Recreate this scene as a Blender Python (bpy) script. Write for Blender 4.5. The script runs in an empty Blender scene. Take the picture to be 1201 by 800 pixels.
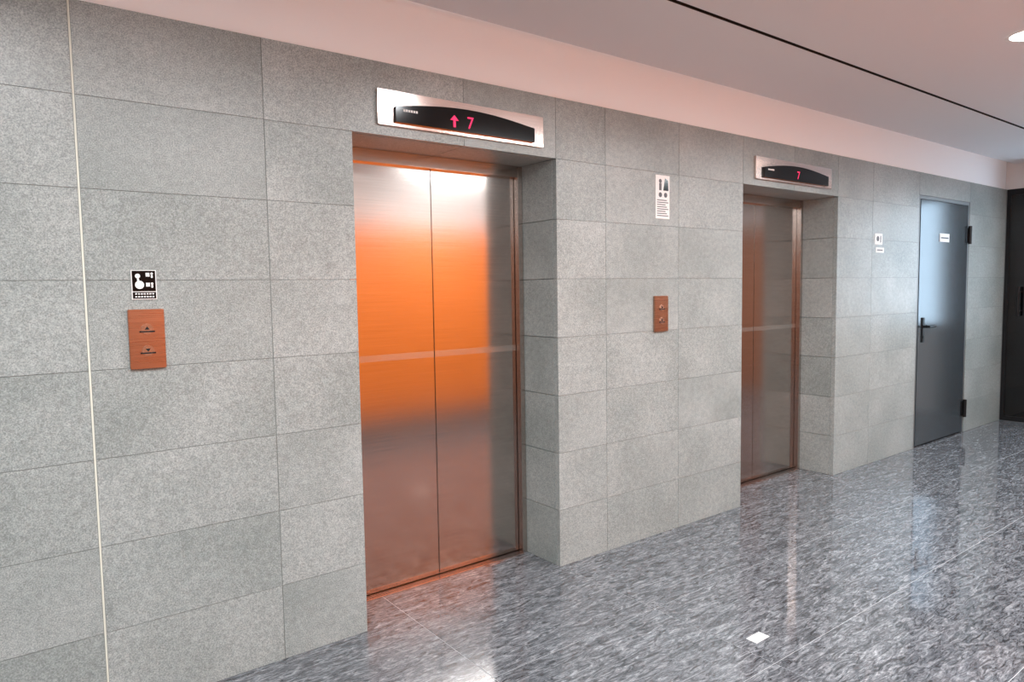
import bpy, bmesh, math, random
from mathutils import Vector, Matrix
random.seed(4)
S=bpy.context.scene
S.view_settings.view_transform='Standard'
C=bpy.context.collection

# ---------------------------------------------------------------- materials
def lin(c): return tuple(((x/255)/12.92 if x/255<=.04045 else ((x/255+.055)/1.055)**2.4) for x in c)+(1,)
def mat(name,col,rough=.5,metal=0,spec=.5,emit=None,es=0,coat=0):
    m=bpy.data.materials.new(name);m.use_nodes=True
    b=m.node_tree.nodes['Principled BSDF']
    b.inputs['Base Color'].default_value=lin(col);b.inputs['Roughness'].default_value=rough
    b.inputs['Metallic'].default_value=metal;b.inputs['Specular IOR Level'].default_value=spec
    b.inputs['Coat Weight'].default_value=coat
    if emit: b.inputs['Emission Color'].default_value=lin(emit);b.inputs['Emission Strength'].default_value=es
    # faint procedural mottling so nothing is perfectly flat
    nt=m.node_tree;tc=nt.nodes.new('ShaderNodeTexCoord');n=nt.nodes.new('ShaderNodeTexNoise');n.inputs['Scale'].default_value=9
    r=nt.nodes.new('ShaderNodeMapRange');r.inputs[3].default_value=max(.02,rough*.9);r.inputs[4].default_value=rough*1.1
    nt.links.new(tc.outputs['Object'],n.inputs['Vector']);nt.links.new(n.outputs['Fac'],r.inputs[0]);nt.links.new(r.outputs[0],b.inputs['Roughness'])
    return m
def N(nt,t,**k):
    n=nt.nodes.new(t)
    for a,v in k.items(): setattr(n,a,v)
    return n
def ramp(nt,stops):
    r=N(nt,'ShaderNodeValToRGB');e=r.color_ramp.elements
    while len(e)<len(stops): e.new(.5)
    for i,(p,c) in enumerate(stops): e[i].position=p;e[i].color=lin(c)
    return r
def mixc(nt,mode,f,a,b):
    m=N(nt,'ShaderNodeMix',data_type='RGBA',blend_type=mode)
    for s,v in ((m.inputs[0],f),(m.inputs[6],a),(m.inputs[7],b)):
        if isinstance(v,bpy.types.NodeSocket): nt.links.new(v,s)
        else: s.default_value=v
    return m.outputs[2]
def offset_coords(nt,amount):
    tc=N(nt,'ShaderNodeTexCoord');at=N(nt,'ShaderNodeAttribute',attribute_name='tone')
    mu=N(nt,'ShaderNodeMath',operation='MULTIPLY');mu.inputs[1].default_value=amount
    nt.links.new(at.outputs['Fac'],mu.inputs[0])
    va=N(nt,'ShaderNodeVectorMath',operation='ADD')
    nt.links.new(tc.outputs['Object'],va.inputs[0]);nt.links.new(mu.outputs[0],va.inputs[1])
    return va.outputs[0],at.outputs['Fac']

def stone_mat():
    m=bpy.data.materials.new('grey_stone');m.use_nodes=True;nt=m.node_tree;b=nt.nodes['Principled BSDF'];L=nt.links.new
    v,tone=offset_coords(nt,13)
    n1=N(nt,'ShaderNodeTexNoise');n1.inputs['Scale'].default_value=230;n1.inputs['Detail'].default_value=3;n1.inputs['Roughness'].default_value=.7
    n2=N(nt,'ShaderNodeTexNoise');n2.inputs['Scale'].default_value=2.2;n2.inputs['Detail'].default_value=5
    n3=N(nt,'ShaderNodeTexNoise');n3.inputs['Scale'].default_value=45;n3.inputs['Detail'].default_value=4
    for n in (n1,n2,n3): L(v,n.inputs['Vector'])
    r1=ramp(nt,[(.3,(133,138,137)),(.5,(173,178,177)),(.7,(207,212,210))]);L(n1.outputs['Fac'],r1.inputs[0])
    r2=ramp(nt,[(.3,(218,222,221)),(.7,(253,253,253))]);L(n2.outputs['Fac'],r2.inputs[0])
    r3=ramp(nt,[(.35,(228,230,229)),(.65,(253,253,253))]);L(n3.outputs['Fac'],r3.inputs[0])
    rt=ramp(nt,[(0,(242,244,243)),(1,(253,253,252))]);L(tone,rt.inputs[0])
    c=mixc(nt,'MULTIPLY',1.0,r1.outputs[0],r2.outputs[0]);c=mixc(nt,'MULTIPLY',.8,c,r3.outputs[0]);c=mixc(nt,'MULTIPLY',1.0,c,rt.outputs[0])
    L(c,b.inputs['Base Color']);b.inputs['Roughness'].default_value=.36;b.inputs['Specular IOR Level'].default_value=.5
    bp=N(nt,'ShaderNodeBump');bp.inputs['Strength'].default_value=.1;bp.inputs['Distance'].default_value=.001
    L(n1.outputs['Fac'],bp.inputs['Height']);L(bp.outputs[0],b.inputs['Normal'])
    return m
def granite_mat():
    m=bpy.data.materials.new('polished_granite');m.use_nodes=True;nt=m.node_tree;b=nt.nodes['Principled BSDF'];L=nt.links.new
    v,tone=offset_coords(nt,17)
    mp=N(nt,'ShaderNodeMapping');mp.inputs['Rotation'].default_value=(0,0,.9);mp.inputs['Scale'].default_value=(1,4.2,1);L(v,mp.inputs[0])
    n1=N(nt,'ShaderNodeTexNoise');n1.inputs['Scale'].default_value=10;n1.inputs['Detail'].default_value=9;n1.inputs['Roughness'].default_value=.76;n1.inputs['Distortion'].default_value=1.6
    n2=N(nt,'ShaderNodeTexNoise');n2.inputs['Scale'].default_value=60;n2.inputs['Detail'].default_value=3
    n3=N(nt,'ShaderNodeTexNoise');n3.inputs['Scale'].default_value=2.5;n3.inputs['Detail'].default_value=4;n3.inputs['Distortion'].default_value=2
    for n in (n1,n2,n3): L(mp.outputs[0],n.inputs['Vector'])
    r1=ramp(nt,[(.36,(46,47,51)),(.46,(98,101,106)),(.54,(132,135,140)),(.66,(184,187,191))]);L(n1.outputs['Fac'],r1.inputs[0])
    r2=ramp(nt,[(.3,(160,160,162)),(.65,(255,255,255))]);L(n2.outputs['Fac'],r2.inputs[0])
    r3=ramp(nt,[(.3,(205,205,206)),(.7,(255,255,255))]);L(n3.outputs['Fac'],r3.inputs[0])
    c=mixc(nt,'MULTIPLY',.7,r1.outputs[0],r2.outputs[0]);c=mixc(nt,'MULTIPLY',.8,c,r3.outputs[0])
    L(c,b.inputs['Base Color']);b.inputs['Roughness'].default_value=.045;b.inputs['Specular IOR Level'].default_value=1.0
    return m
def steel_mat(name,col,rough=.22):
    m=bpy.data.materials.new(name);m.use_nodes=True;nt=m.node_tree;b=nt.nodes['Principled BSDF'];L=nt.links.new
    tc=N(nt,'ShaderNodeTexCoord');mp=N(nt,'ShaderNodeMapping');mp.inputs['Scale'].default_value=(3,3,420);L(tc.outputs['Object'],mp.inputs[0])
    n=N(nt,'ShaderNodeTexNoise');n.inputs['Scale'].default_value=1;n.inputs['Detail'].default_value=3;L(mp.outputs[0],n.inputs['Vector'])
    r=N(nt,'ShaderNodeMapRange');r.inputs[3].default_value=rough*.8;r.inputs[4].default_value=rough*1.25;L(n.outputs['Fac'],r.inputs[0]);L(r.outputs[0],b.inputs['Roughness'])
    c=ramp(nt,[(.3,tuple(int(x*.93) for x in col)),(.7,col)]);L(n.outputs['Fac'],c.inputs[0]);L(c.outputs[0],b.inputs['Base Color'])
    b.inputs['Metallic'].default_value=1
    bp=N(nt,'ShaderNodeBump');bp.inputs['Strength'].default_value=.05;bp.inputs['Distance'].default_value=.0005;L(n.outputs['Fac'],bp.inputs['Height']);L(bp.outputs[0],b.inputs['Normal'])
    return m
STONE=stone_mat();GRAN=granite_mat()
MORTAR=mat('stone_joint',(128,133,131),.9);GROUT=mat('floor_grout',(176,178,180),.6)
BRASS=mat('joint_trim',(214,216,202),.5)
STEEL=steel_mat('brushed_steel',(204,192,185),.16);STEELP=steel_mat('plate_steel',(232,212,204),.16);COPPER=steel_mat('bronze_steel',(198,156,132),.28)
FILM=mat('matte_strip',(196,188,182),.26,.92)
CEIL=mat('ceiling_paint',(220,218,219),.7);BAND=mat('upper_wall_paint',(246,246,247),.6)
WHITE=mat('white_plastic',(232,232,230),.4);BLACK=mat('black_gloss',(8,8,10),.12,spec=.3);DARK=mat('dark_gap',(16,16,17),.8)
ORANGE=mat('orange_panel',(250,130,40),.5);BROWN=mat('brown_panel',(154,106,82),.5);PINKW=mat('plaster_wall',(214,210,208),.7)
DOORP=mat('grey_door_paint',(64,72,77),.18,.25);HINGE=mat('black_metal',(22,22,24),.4,.3)
RED=mat('led_red',(200,20,70),.5,emit=(255,25,100),es=.9)
PRINT=mat('grey_print',(95,98,102),.6)
LEDW=mat('lamp_diffuser',(255,255,255),.5,emit=(255,246,238),es=9)
COVE=mat('cove_strip',(255,240,235),.5,emit=(255,238,232),es=3.2)
GLASSD=mat('dark_glass',(9,10,12),.06,spec=.6)
GREY=mat('frame_grey',(120,122,122),.4,.5)

# ---------------------------------------------------------------- mesh builder
class MB:
    def __init__(s,name,mats): s.bm=bmesh.new();s.n=name;s.mats=mats;s.t=s.bm.faces.layers.float.new('tone')
    def box(s,x0,x1,y0,y1,z0,z1,m=0,tone=None,bev=0):
        tone=random.random() if tone is None else tone
        r=bmesh.ops.create_cube(s.bm,size=1)
        vs=r['verts']
        for v in vs: v.co=Vector(((x0+x1)/2+v.co.x*(x1-x0),(y0+y1)/2+v.co.y*(y1-y0),(z0+z1)/2+v.co.z*(z1-z0)))
        fs=set(f for v in vs for f in v.link_faces)
        for f in fs: f.material_index=m;f[s.t]=tone
        if bev:
            es=list(set(e for f in fs for e in f.edges))
            r=bmesh.ops.bevel(s.bm,geom=es,offset=bev,segments=2,affect='EDGES')
            for f in r['faces']: f.material_index=m;f[s.t]=tone
        return s
    def prism(s,pts,y0,y1,m=0):
        """polygon in XZ extruded along Y (y0 front)"""
        a=[s.bm.verts.new((x,y0,z)) for x,z in pts];b=[s.bm.verts.new((x,y1,z)) for x,z in pts]
        fs=[s.bm.faces.new(a),s.bm.faces.new(b[::-1])]
        for i in range(len(a)): j=(i+1)%len(a);fs.append(s.bm.faces.new((a[j],a[i],b[i],b[j])))
        for f in fs: f.material_index=m;f[s.t]=.5
        return s
    def disc(s,x,z,r,y0,y1,m=0,n=24): return s.prism([(x+r*math.cos(i*2*math.pi/n),z+r*math.sin(i*2*math.pi/n)) for i in range(n)],y0,y1,m)
    def cyl(s,p,q,r,m=0,n=16):
        p=Vector(p);q=Vector(q);d=q-p
        M=Matrix.Translation((p+q)/2)@d.to_track_quat('Z','Y').to_matrix().to_4x4()
        R=bmesh.ops.create_cone(s.bm,cap_ends=True,segments=n,radius1=r,radius2=r,depth=d.length,matrix=M)
        for f in set(f for v in R['verts'] for f in v.link_faces): f.material_index=m;f[s.t]=.5
        return s
    def done(s,parent=None):
        bmesh.ops.recalc_face_normals(s.bm,faces=s.bm.faces)
        me=bpy.data.meshes.new(s.n);s.bm.to_mesh(me);s.bm.free()
        for m in s.mats: me.materials.append(m)
        ob=bpy.data.objects.new(s.n,me);C.objects.link(ob)
        if parent:
            ob.parent=parent;ob.matrix_parent_inverse=Matrix.Translation(-parent.location)
        return ob
def empty(name,loc=(0,0,0)):
    e=bpy.data.objects.new(name,None);C.objects.link(e);e.empty_display_size=.1;e.location=loc;return e

# ---------------------------------------------------------------- dimensions (metres)
XL,XR,YB,YD=-3.0,8.5,-3.05,.307
HW,HO,HC=2.4,2.1,2.65
A,B,E1a,E1b,E,F2,E2a,E2b,S1,DA,DB=.288,.897,1.253,2.347,2.695,3.295,3.927,5.11,5.65,6.471,7.564
g=.0015
# ---------------------------------------------------------------- stone wall
w=MB('wall_north',[STONE,MORTAR,BRASS,BAND,DARK])
def tiles(x0,x1,z0,z1):
    z=z0
    while z<z1-1e-4:
        zn=min(z+.3,z1);w.box(x0+g,x1-g,0,.03,z+g*.7,zn-g*.7,0);z=zn
def col(xs,z0,z1):
    for a,b in zip(xs[:-1],xs[1:]): tiles(a,b,z0,z1)
col([XL,-1.6,-.66,A-.003],0,HW)
col([A+.003,B,E1a],0,HO);col([A+.003,B,1.798,E1b],HO,HW)
col([E1b,E,F2,E2a],0,HO);col([E1b,E,F2,E2a,4.52,E2b],HO,HW)
col([E2b,S1,DA],0,HW);tiles(DA,DB,2.21,HW);col([DB,XR],0,HW)
w.box(A-.003,A+.003,.0005,.03,0,HW,2)
# core of the wall behind the cladding
for a,b in ((XL,E1a),(E1b,E2a),(E2b,DA),(DB,XR)): w.box(a+.03,b-.03,.002,.5,0,HW,1)
for a,b,z in ((E1a,E1b,HO),(E2a,E2b,HO),(DA,DB,2.21)): w.box(a-.05,b+.05,.002,.5,z+.03,HW,1)
# reveals
for a,b in ((E1a,E1b),(E2a,E2b)):
    for k in range(7):
        w.box(a-.03,a,.031,.36,k*.3+g,k*.3+.3-g,0);w.box(b,b+.03,.031,.36,k*.3+g,k*.3+.3-g,0)
    w.box(a,(a+b)/2-g,.031,.36,HO,HO+.03,0);w.box((a+b)/2+g,b,.031,.36,HO,HO+.03,0)
    w.box(a-.05,b+.05,.36,.5,0,HO,4)
w.box(DA-.03,DA,.031,.3,0,2.21,1);w.box(DB,DB+.03,.031,.3,0,2.21,1);w.box(DA-.05,DB+.05,.3,.5,0,2.3,4)
# painted wall above the cladding
w.box(XL,XR,.012,.5,HW,HC+.2,3)
w.done()

# ---------------------------------------------------------------- floor
f=MB('floor',[GRAN,GROUT])
f.box(XL,XR,YB,.5,-.1,-.0012,1)
tx,ty=.9,.6
x=3.26-tx*7
while x<XR:
    y=-.63+ty*2
    a,b=max(x,XL),min(x+tx,XR)
    while y>YB:
        c,d=max(y-ty,YB),min(y,.36)
        if b>a and d>c: f.box(a+.0015,b-.0015,c+.0015,d-.0015,-.02,0,0)
        y-=ty
    x+=tx
f.done()

# ---------------------------------------------------------------- ceiling with shadow gap and cove
c=MB('ceiling',[CEIL,DARK])
c.box(XL,XR,-.685,-.06,HC,HC+.05,0);c.box(XL,XR,YB,-.71,HC,HC+.05,0)
c.box(XL,XR,-.688,-.6845,HC+.001,HC+.09,1);c.box(XL,XR,-.7105,-.707,HC+.001,HC+.09,1)
c.box(XL,XR,-.72,-.675,HC+.05,HC+.09,1);c.box(XL,XR,YB,.5,HC+.2,HC+.3,0)
c.done()
t=MB('cove_light_strip',[COVE]);t.box(XL+.05,XR-.05,-.12,-.08,HC+.052,HC+.062,0,bev=.002);t.done()

# ---------------------------------------------------------------- other walls
w=MB('wall_south',[PINKW,ORANGE,BROWN,GREY])
w.box(XL,XR,YB-.15,YB,0,HC+.2,0)
def pan(a,b,m):
    n=max(1,round((b-a)/1.03));s=(b-a)/n
    for i in range(n): w.box(a+i*s+.003,a+(i+1)*s-.003,YB,YB+.02,.2 if m==1 else .02,2.1,m)
pan(XL,1.2,2);pan(1.2,5.2,1);pan(5.2,XR,2)
w.box(1.2,5.2,YB,YB+.025,0,.2,3)
w.done()
w=MB('wall_west',[PINKW]);w.box(XL-.15,XL,YB-.15,.5,0,HC+.2,0);w.done()
y0,y1=-1.45,-.62
w=MB('wall_east',[PINKW,BROWN,GREY])
w.box(XR,XR+.15,YB-.15,y0,0,HC+.2,0);w.box(XR-.02,XR,YB+.02,y0-.02,.02,2.25,1)
w.box(XR,XR+.15,y0,-.56,0,.95,0);w.box(XR,XR+.15,y0,.5,HW,HC+.2,0);w.box(XR,XR+.15,-.62,-.54,0,HW,0)
w.box(XR+.0005,XR+.15,0,.5,0,HW,2);w.box(XR+.0005,XR+.15,-.54,0,-.08,0,2)
w.done()
w=MB('window_1',[GREY])
w.box(XR+.03,XR+.09,y0,y1,.95,1.0,0);w.box(XR+.03,XR+.09,y0,y1,2.35,2.4,0)
for i in range(3):
    y=y0+(y1-y0)*i/2;w.box(XR+.03,XR+.09,y-.025 if i else y,y+.025 if i<2 else y,.95,2.4,0)
w.done()
# dark glazed door in the east wall
e=empty('door_1')
d=MB('glass_leaf',[GLASSD,HINGE]);d.box(XR+.03,XR+.06,-.54,0,.0,HW,0)
d.box(XR+.02,XR+.07,-.035,0,0,HW,1);d.box(XR+.02,XR+.07,-.54,-.50,0,HW,1);d.box(XR+.02,XR+.07,-.5,-.035,2.34,2.4,1);d.box(XR+.02,XR+.07,-.5,-.035,0,.05,1);d.done(e)
d=MB('door_handle',[HINGE]);d.cyl((XR-.03,-.14,1.1),(XR-.03,-.14,1.4),.012)
for z in (1.15,1.35): d.cyl((XR-.03,-.14,z),(XR+.03,-.14,z),.009)
d.done(e)

# ---------------------------------------------------------------- elevators
def elevator(a,b):
    e=empty('elevator_door');m=(a+b)/2
    d=MB('door_leaves',[STEEL,FILM,DARK])
    d.box(a+.035,m-.0015,YD,YD+.04,.012,HO-.05,0,bev=.002);d.box(m+.0015,b-.035,YD,YD+.04,.012,HO-.05,0,bev=.002)
    d.box(a+.036,m-.003,YD-.0012,YD,1.12,1.15,1);d.box(m+.003,b-.036,YD-.0012,YD,1.12,1.15,1)
    d.box(a+.03,b-.03,YD+.04,YD+.05,0.0,HO-.03,2)
    d.done(e)
    d=MB('door_frame',[STEEL]);d.box(a+.001,a+.033,YD-.035,YD+.05,.001,HO-.001,0,bev=.002);d.box(b-.033,b-.001,YD-.035,YD+.05,.001,HO-.001,0,bev=.002)
    d.box(a+.033,b-.033,YD-.035,YD+.05,HO-.06,HO-.001,0,bev=.002);d.done(e)
    d=MB('threshold_sill',[STEELP,DARK]);d.box(a+.034,b-.034,YD-.05,YD+.045,.0005,.008,0)
    for k in range(3): d.box(a+.036,b-.036,YD-.042+k*.012,YD-.037+k*.012,.0081,.0086,1)
    d.done(e)
def textmesh(s,x,y,z,size,m,parent,name):
    cu=bpy.data.curves.new(name,'FONT');cu.body=s;cu.size=size;cu.extrude=.0004;cu.align_x='CENTER';cu.align_y='CENTER'
    ob=bpy.data.objects.new(name,cu);C.objects.link(ob);ob.location=(x,y,z);ob.rotation_euler=(math.pi/2,0,0)
    cu.materials.append(m);ob.parent=parent;return ob
def indicator(x0,x1,digit,arrow):
    e=empty('floor_indicator');z0,z1=2.142,2.287
    d=MB('steel_plate',[STEELP]);d.box(x0,x1,-.016,0,z0,z1,0,bev=.002);d.done(e)
    w=x1-x0;a=x0+.085*w;b=x1-.075*w;pts=[(a,2.156),(b,2.156)]
    for i in range(17):
        q=i/16;pts.append((b+(a-b)*q,2.222+.034*math.sin(math.pi*q)))
    d=MB('display_panel',[BLACK]);d.prism(pts,-.03,-.014);d.done(e)
    m=(a+b)/2
    textmesh(digit,m+.0,-.0308,2.195,.075,RED,e,'digit')
    if arrow:
        d=MB('arrow',[RED]);X=m-.085;d.prism([(X-.006,2.17),(X+.006,2.17),(X+.006,2.2),(X+.022,2.2),(X,2.222),(X-.022,2.2),(X-.006,2.2)],-.0312,-.0302);d.done(e)
    d=MB('logo_mark',[WHITE])
    for k in range(6): d.box(a+.035+k*.012,a+.044+k*.012,-.0306,-.030,2.203,2.213)
    d.done(e)
elevator(E1a,E1b);elevator(E2a,E2b)
indicator(1.363,2.255,'7',True);indicator(4.042,4.987,'7',False)

def callplate(x0,x1,sc=1):
    m=(x0+x1)/2
    e=empty('elevator_call_button_panel')
    d=MB('steel_plate',[COPPER]);d.box(x0,x1,-.014,-.0002,1.196,1.4,0,bev=.002);d.done(e)
    d=MB('buttons',[STEELP,DARK,RED])
    for z,up in ((1.332,1),(1.258,-1)):
        d.disc(m,z,.019,-.0165,-.013,0);d.disc(m,z,.0165,-.0172,-.0164,0)
        d.prism([(m-.024,z-.011),(m+.024,z-.011),(m+.024,z-.006),(m-.024,z-.006)],-.0178,-.0165,1)
        q=[(m-.008,z-.002),(m+.008,z-.002),(m,z+.009)] if up>0 else [(m-.008,z+.007),(m,z-.004),(m+.008,z+.007)]
        d.prism(q,-.0178,-.017,1)
    d.done(e)
callplate(.407,.519);callplate(3.072,3.188)

# notice sign left
e=empty('instruction_sign')
d=MB('sign_board',[WHITE,BLACK,HINGE]);x0,x1,z0,z1=.424,.502,1.434,1.534
d.box(x0,x1,-.004,0,z0,z1,0);d.box(x0+.003,x1-.003,-.005,-.004,z0+.028,z1-.002,1);d.box(x0+.003,x1-.003,-.005,-.004,z0+.003,z0+.025,1)
d.done(e)
d=MB('pictograms',[WHITE])
d.disc(x0+.02,z1-.02,.008,-.0062,-.005);d.disc(x0+.025,z1-.05,.014,-.0062,-.005);d.prism([(x0+.018,z1-.045),(x0+.026,z1-.045),(x0+.024,z1-.028),(x0+.018,z1-.028)],-.006,-.005)
for k,(px,pz) in enumerate(((.052,.016),(.052,.05))):
    d.box(x0+px-.007,x0+px+.005,-.006,-.005,z1-pz-.006,z1-pz+.007);d.disc(x0+px+.012,z1-pz+.004,.004,-.006,-.005);d.box(x0+px+.009,x0+px+.015,-.006,-.005,z1-pz-.01,z1-pz-.001)
for r in range(2):
    for k in range(7): d.box(x0+.01+k*.0088,x0+.016+k*.0088,-.006,-.005,z0+.007+r*.01,z0+.0115+r*.01)
d.done(e)
# notice between the lifts
e=empty('safety_notice')
d=MB('notice_sheet',[WHITE]);d.box(3.09,3.21,-.003,0,1.84,2.085,0);d.done(e)
d=MB('notice_print',[PRINT,BLACK])
d.disc(3.13,2.052,.012,-.0036,-.003,0);d.box(3.12,3.14,-.0036,-.003,2.0,2.04,0);d.prism([(3.155,2.0),(3.2,2.0),(3.195,2.06),(3.17,2.07)],-.0036,-.003,1)
d.disc(3.13,1.975,.014,-.0036,-.003,0);d.disc(3.175,1.975,.014,-.0036,-.003,0)
for k in range(8): d.box(3.102,3.198-(k%3)*.012,-.0036,-.003,1.855+k*.0125,1.860+k*.0125,0)
d.done(e)
# small sign right of second lift
e=empty('fire_point_sign')
d=MB('sign_sheet',[WHITE]);d.box(5.69,5.81,-.003,0,1.765,1.85,0);d.box(5.71,5.84,-.003,0,1.70,1.74,0);d.done(e)
d=MB('sign_print',[PRINT]);d.disc(5.735,1.81,.022,-.0036,-.003);d.box(5.775,5.79,-.0036,-.003,1.78,1.835);d.box(5.725,5.82,-.0036,-.003,1.715,1.725);d.done(e)

# ---------------------------------------------------------------- grey steel service door
e=empty('door_2')
d=MB('door_frame',[GREY]);d.box(DA+.001,DA+.03,.004,.1,0.001,2.209,0);d.box(DB-.03,DB-.001,.004,.1,0.001,2.209,0);d.box(DA+.03,DB-.03,.004,.1,2.18,2.209,0);d.done(e)
d=MB('door_leaf',[DOORP]);d.box(DA+.034,DB-.034,.0,.055,.012,2.176,0,bev=.004);d.done(e)
d=MB('door_gap',[DARK]);d.box(DA+.03,DB-.03,.056,.09,.002,2.18,0);d.done(e)
d=MB('hinges',[HINGE])
for z in (1.9,.24):
    d.cyl((DB-.03,-.018,z-.085),(DB-.03,-.018,z+.085),.016);d.box(DB-.085,DB-.03,-.006,0,z-.07,z+.07,0,bev=.002);d.box(DB-.03,DB+.02,-.01,-.001,z-.07,z+.07,0,bev=.002)
d.done(e)
d=MB('door_handle',[HINGE]);d.box(6.575,6.62,-.01,0,.93,1.15,0,bev=.004);d.cyl((6.597,-.05,1.07),(6.597,0,1.07),.011);d.cyl((6.597,-.05,1.07),(6.73,-.05,1.07),.011);d.cyl((6.73,-.05,1.07),(6.735,-.015,1.07),.01);d.disc(6.597,.98,.012,-.014,-.01);d.done(e)
d=MB('door_label',[WHITE,PRINT]);d.box(6.9,7.1,-.004,0,1.82,1.895,0);d.box(6.92,7.08,-.0046,-.004,1.85,1.862,1);d.done(e)

# small flat white patch on the floor
d=MB('floor_patch',[WHITE])
d.box(2.44,2.53,-1.10,-1.05,0,.0015,0,bev=.0005);d.done()

# ---------------------------------------------------------------- lamps
def downlight(x,y,p):
    e=empty('ceiling_downlight')
    d=MB('trim_ring',[WHITE,LEDW])
    n=32
    for i in range(n):
        a0,a1=2*math.pi*i/n,2*math.pi*(i+1)/n
        vs=[d.bm.verts.new((x+r*math.cos(a),y+r*math.sin(a),z)) for a,r,z in ((a0,.085,HC-.004),(a1,.085,HC-.004),(a1,.105,HC-.001),(a0,.105,HC-.001))]
        q=d.bm.faces.new(vs);q.material_index=0
    d.cyl((x,y,HC-.0035),(x,y,HC-.0005),.085,1,32)
    d.done(e)
    l=bpy.data.lights.new('lamp','AREA');l.shape='DISK';l.size=.16;l.energy=p;l.color=(.93,.97,1);l.spread=math.radians(160)
    o=bpy.data.objects.new('lamp',l);o.location=(x,y,HC-.006);C.objects.link(o);o.parent=e
for x in (-1.85,.15,2.15,4.15,6.15,8.0): downlight(x,-1.45,33 if x<7 else 17)
def fill_panel(x,y,p):
    e=empty('added_ceiling_fill')  # added light panels out of view, put in to brighten the orange wall
    d=MB('fill_panel_frame',[WHITE]);
    for a,b,c_,d_ in ((x-.62,x+.62,y-.17,y-.15),(x-.62,x+.62,y+.15,y+.17),(x-.62,x-.6,y-.15,y+.15),(x+.6,x+.62,y-.15,y+.15)): d.box(a,b,c_,d_,HC-.012,HC,0)
    d.done(e)
    l=bpy.data.lights.new('lamp','AREA');l.shape='RECTANGLE';l.size=1.2;l.size_y=.3;l.energy=p;l.color=(.88,.96,1)
    o=bpy.data.objects.new('lamp',l);o.location=(x,y,HC-.006);C.objects.link(o);o.parent=e
for x,p in ((-1,38),(1.4,46),(3.8,55),(6.4,47)): fill_panel(x,-2.35,p)

# ---------------------------------------------------------------- world (daylight outside)
W=bpy.data.worlds.new('World');S.world=W;W.use_nodes=True
nt=W.node_tree;bg=nt.nodes['Background'];bg.inputs[0].default_value=(.6,.8,1,1);bg.inputs[1].default_value=7.5

# ---------------------------------------------------------------- camera
f_,yaw,pit,rol=820.53,.6525,.0728,-.0154
F=Vector((math.sin(yaw)*math.cos(pit),math.cos(yaw)*math.cos(pit),-math.sin(pit)))
R=Vector((math.cos(yaw),-math.sin(yaw),0));U=R.cross(F)
R2=R*math.cos(rol)+U*math.sin(rol);U2=U*math.cos(rol)-R*math.sin(rol)
cd=bpy.data.cameras.new('camera');cam=bpy.data.objects.new('camera',cd);C.objects.link(cam)
M=Matrix((R2,U2,-F)).transposed().to_4x4();M.translation=Vector((0,-2.6869,1.4469));cam.matrix_world=M
cd.sensor_width=36;cd.lens=f_*36/1201;cd.clip_start=.02
S.camera=cam
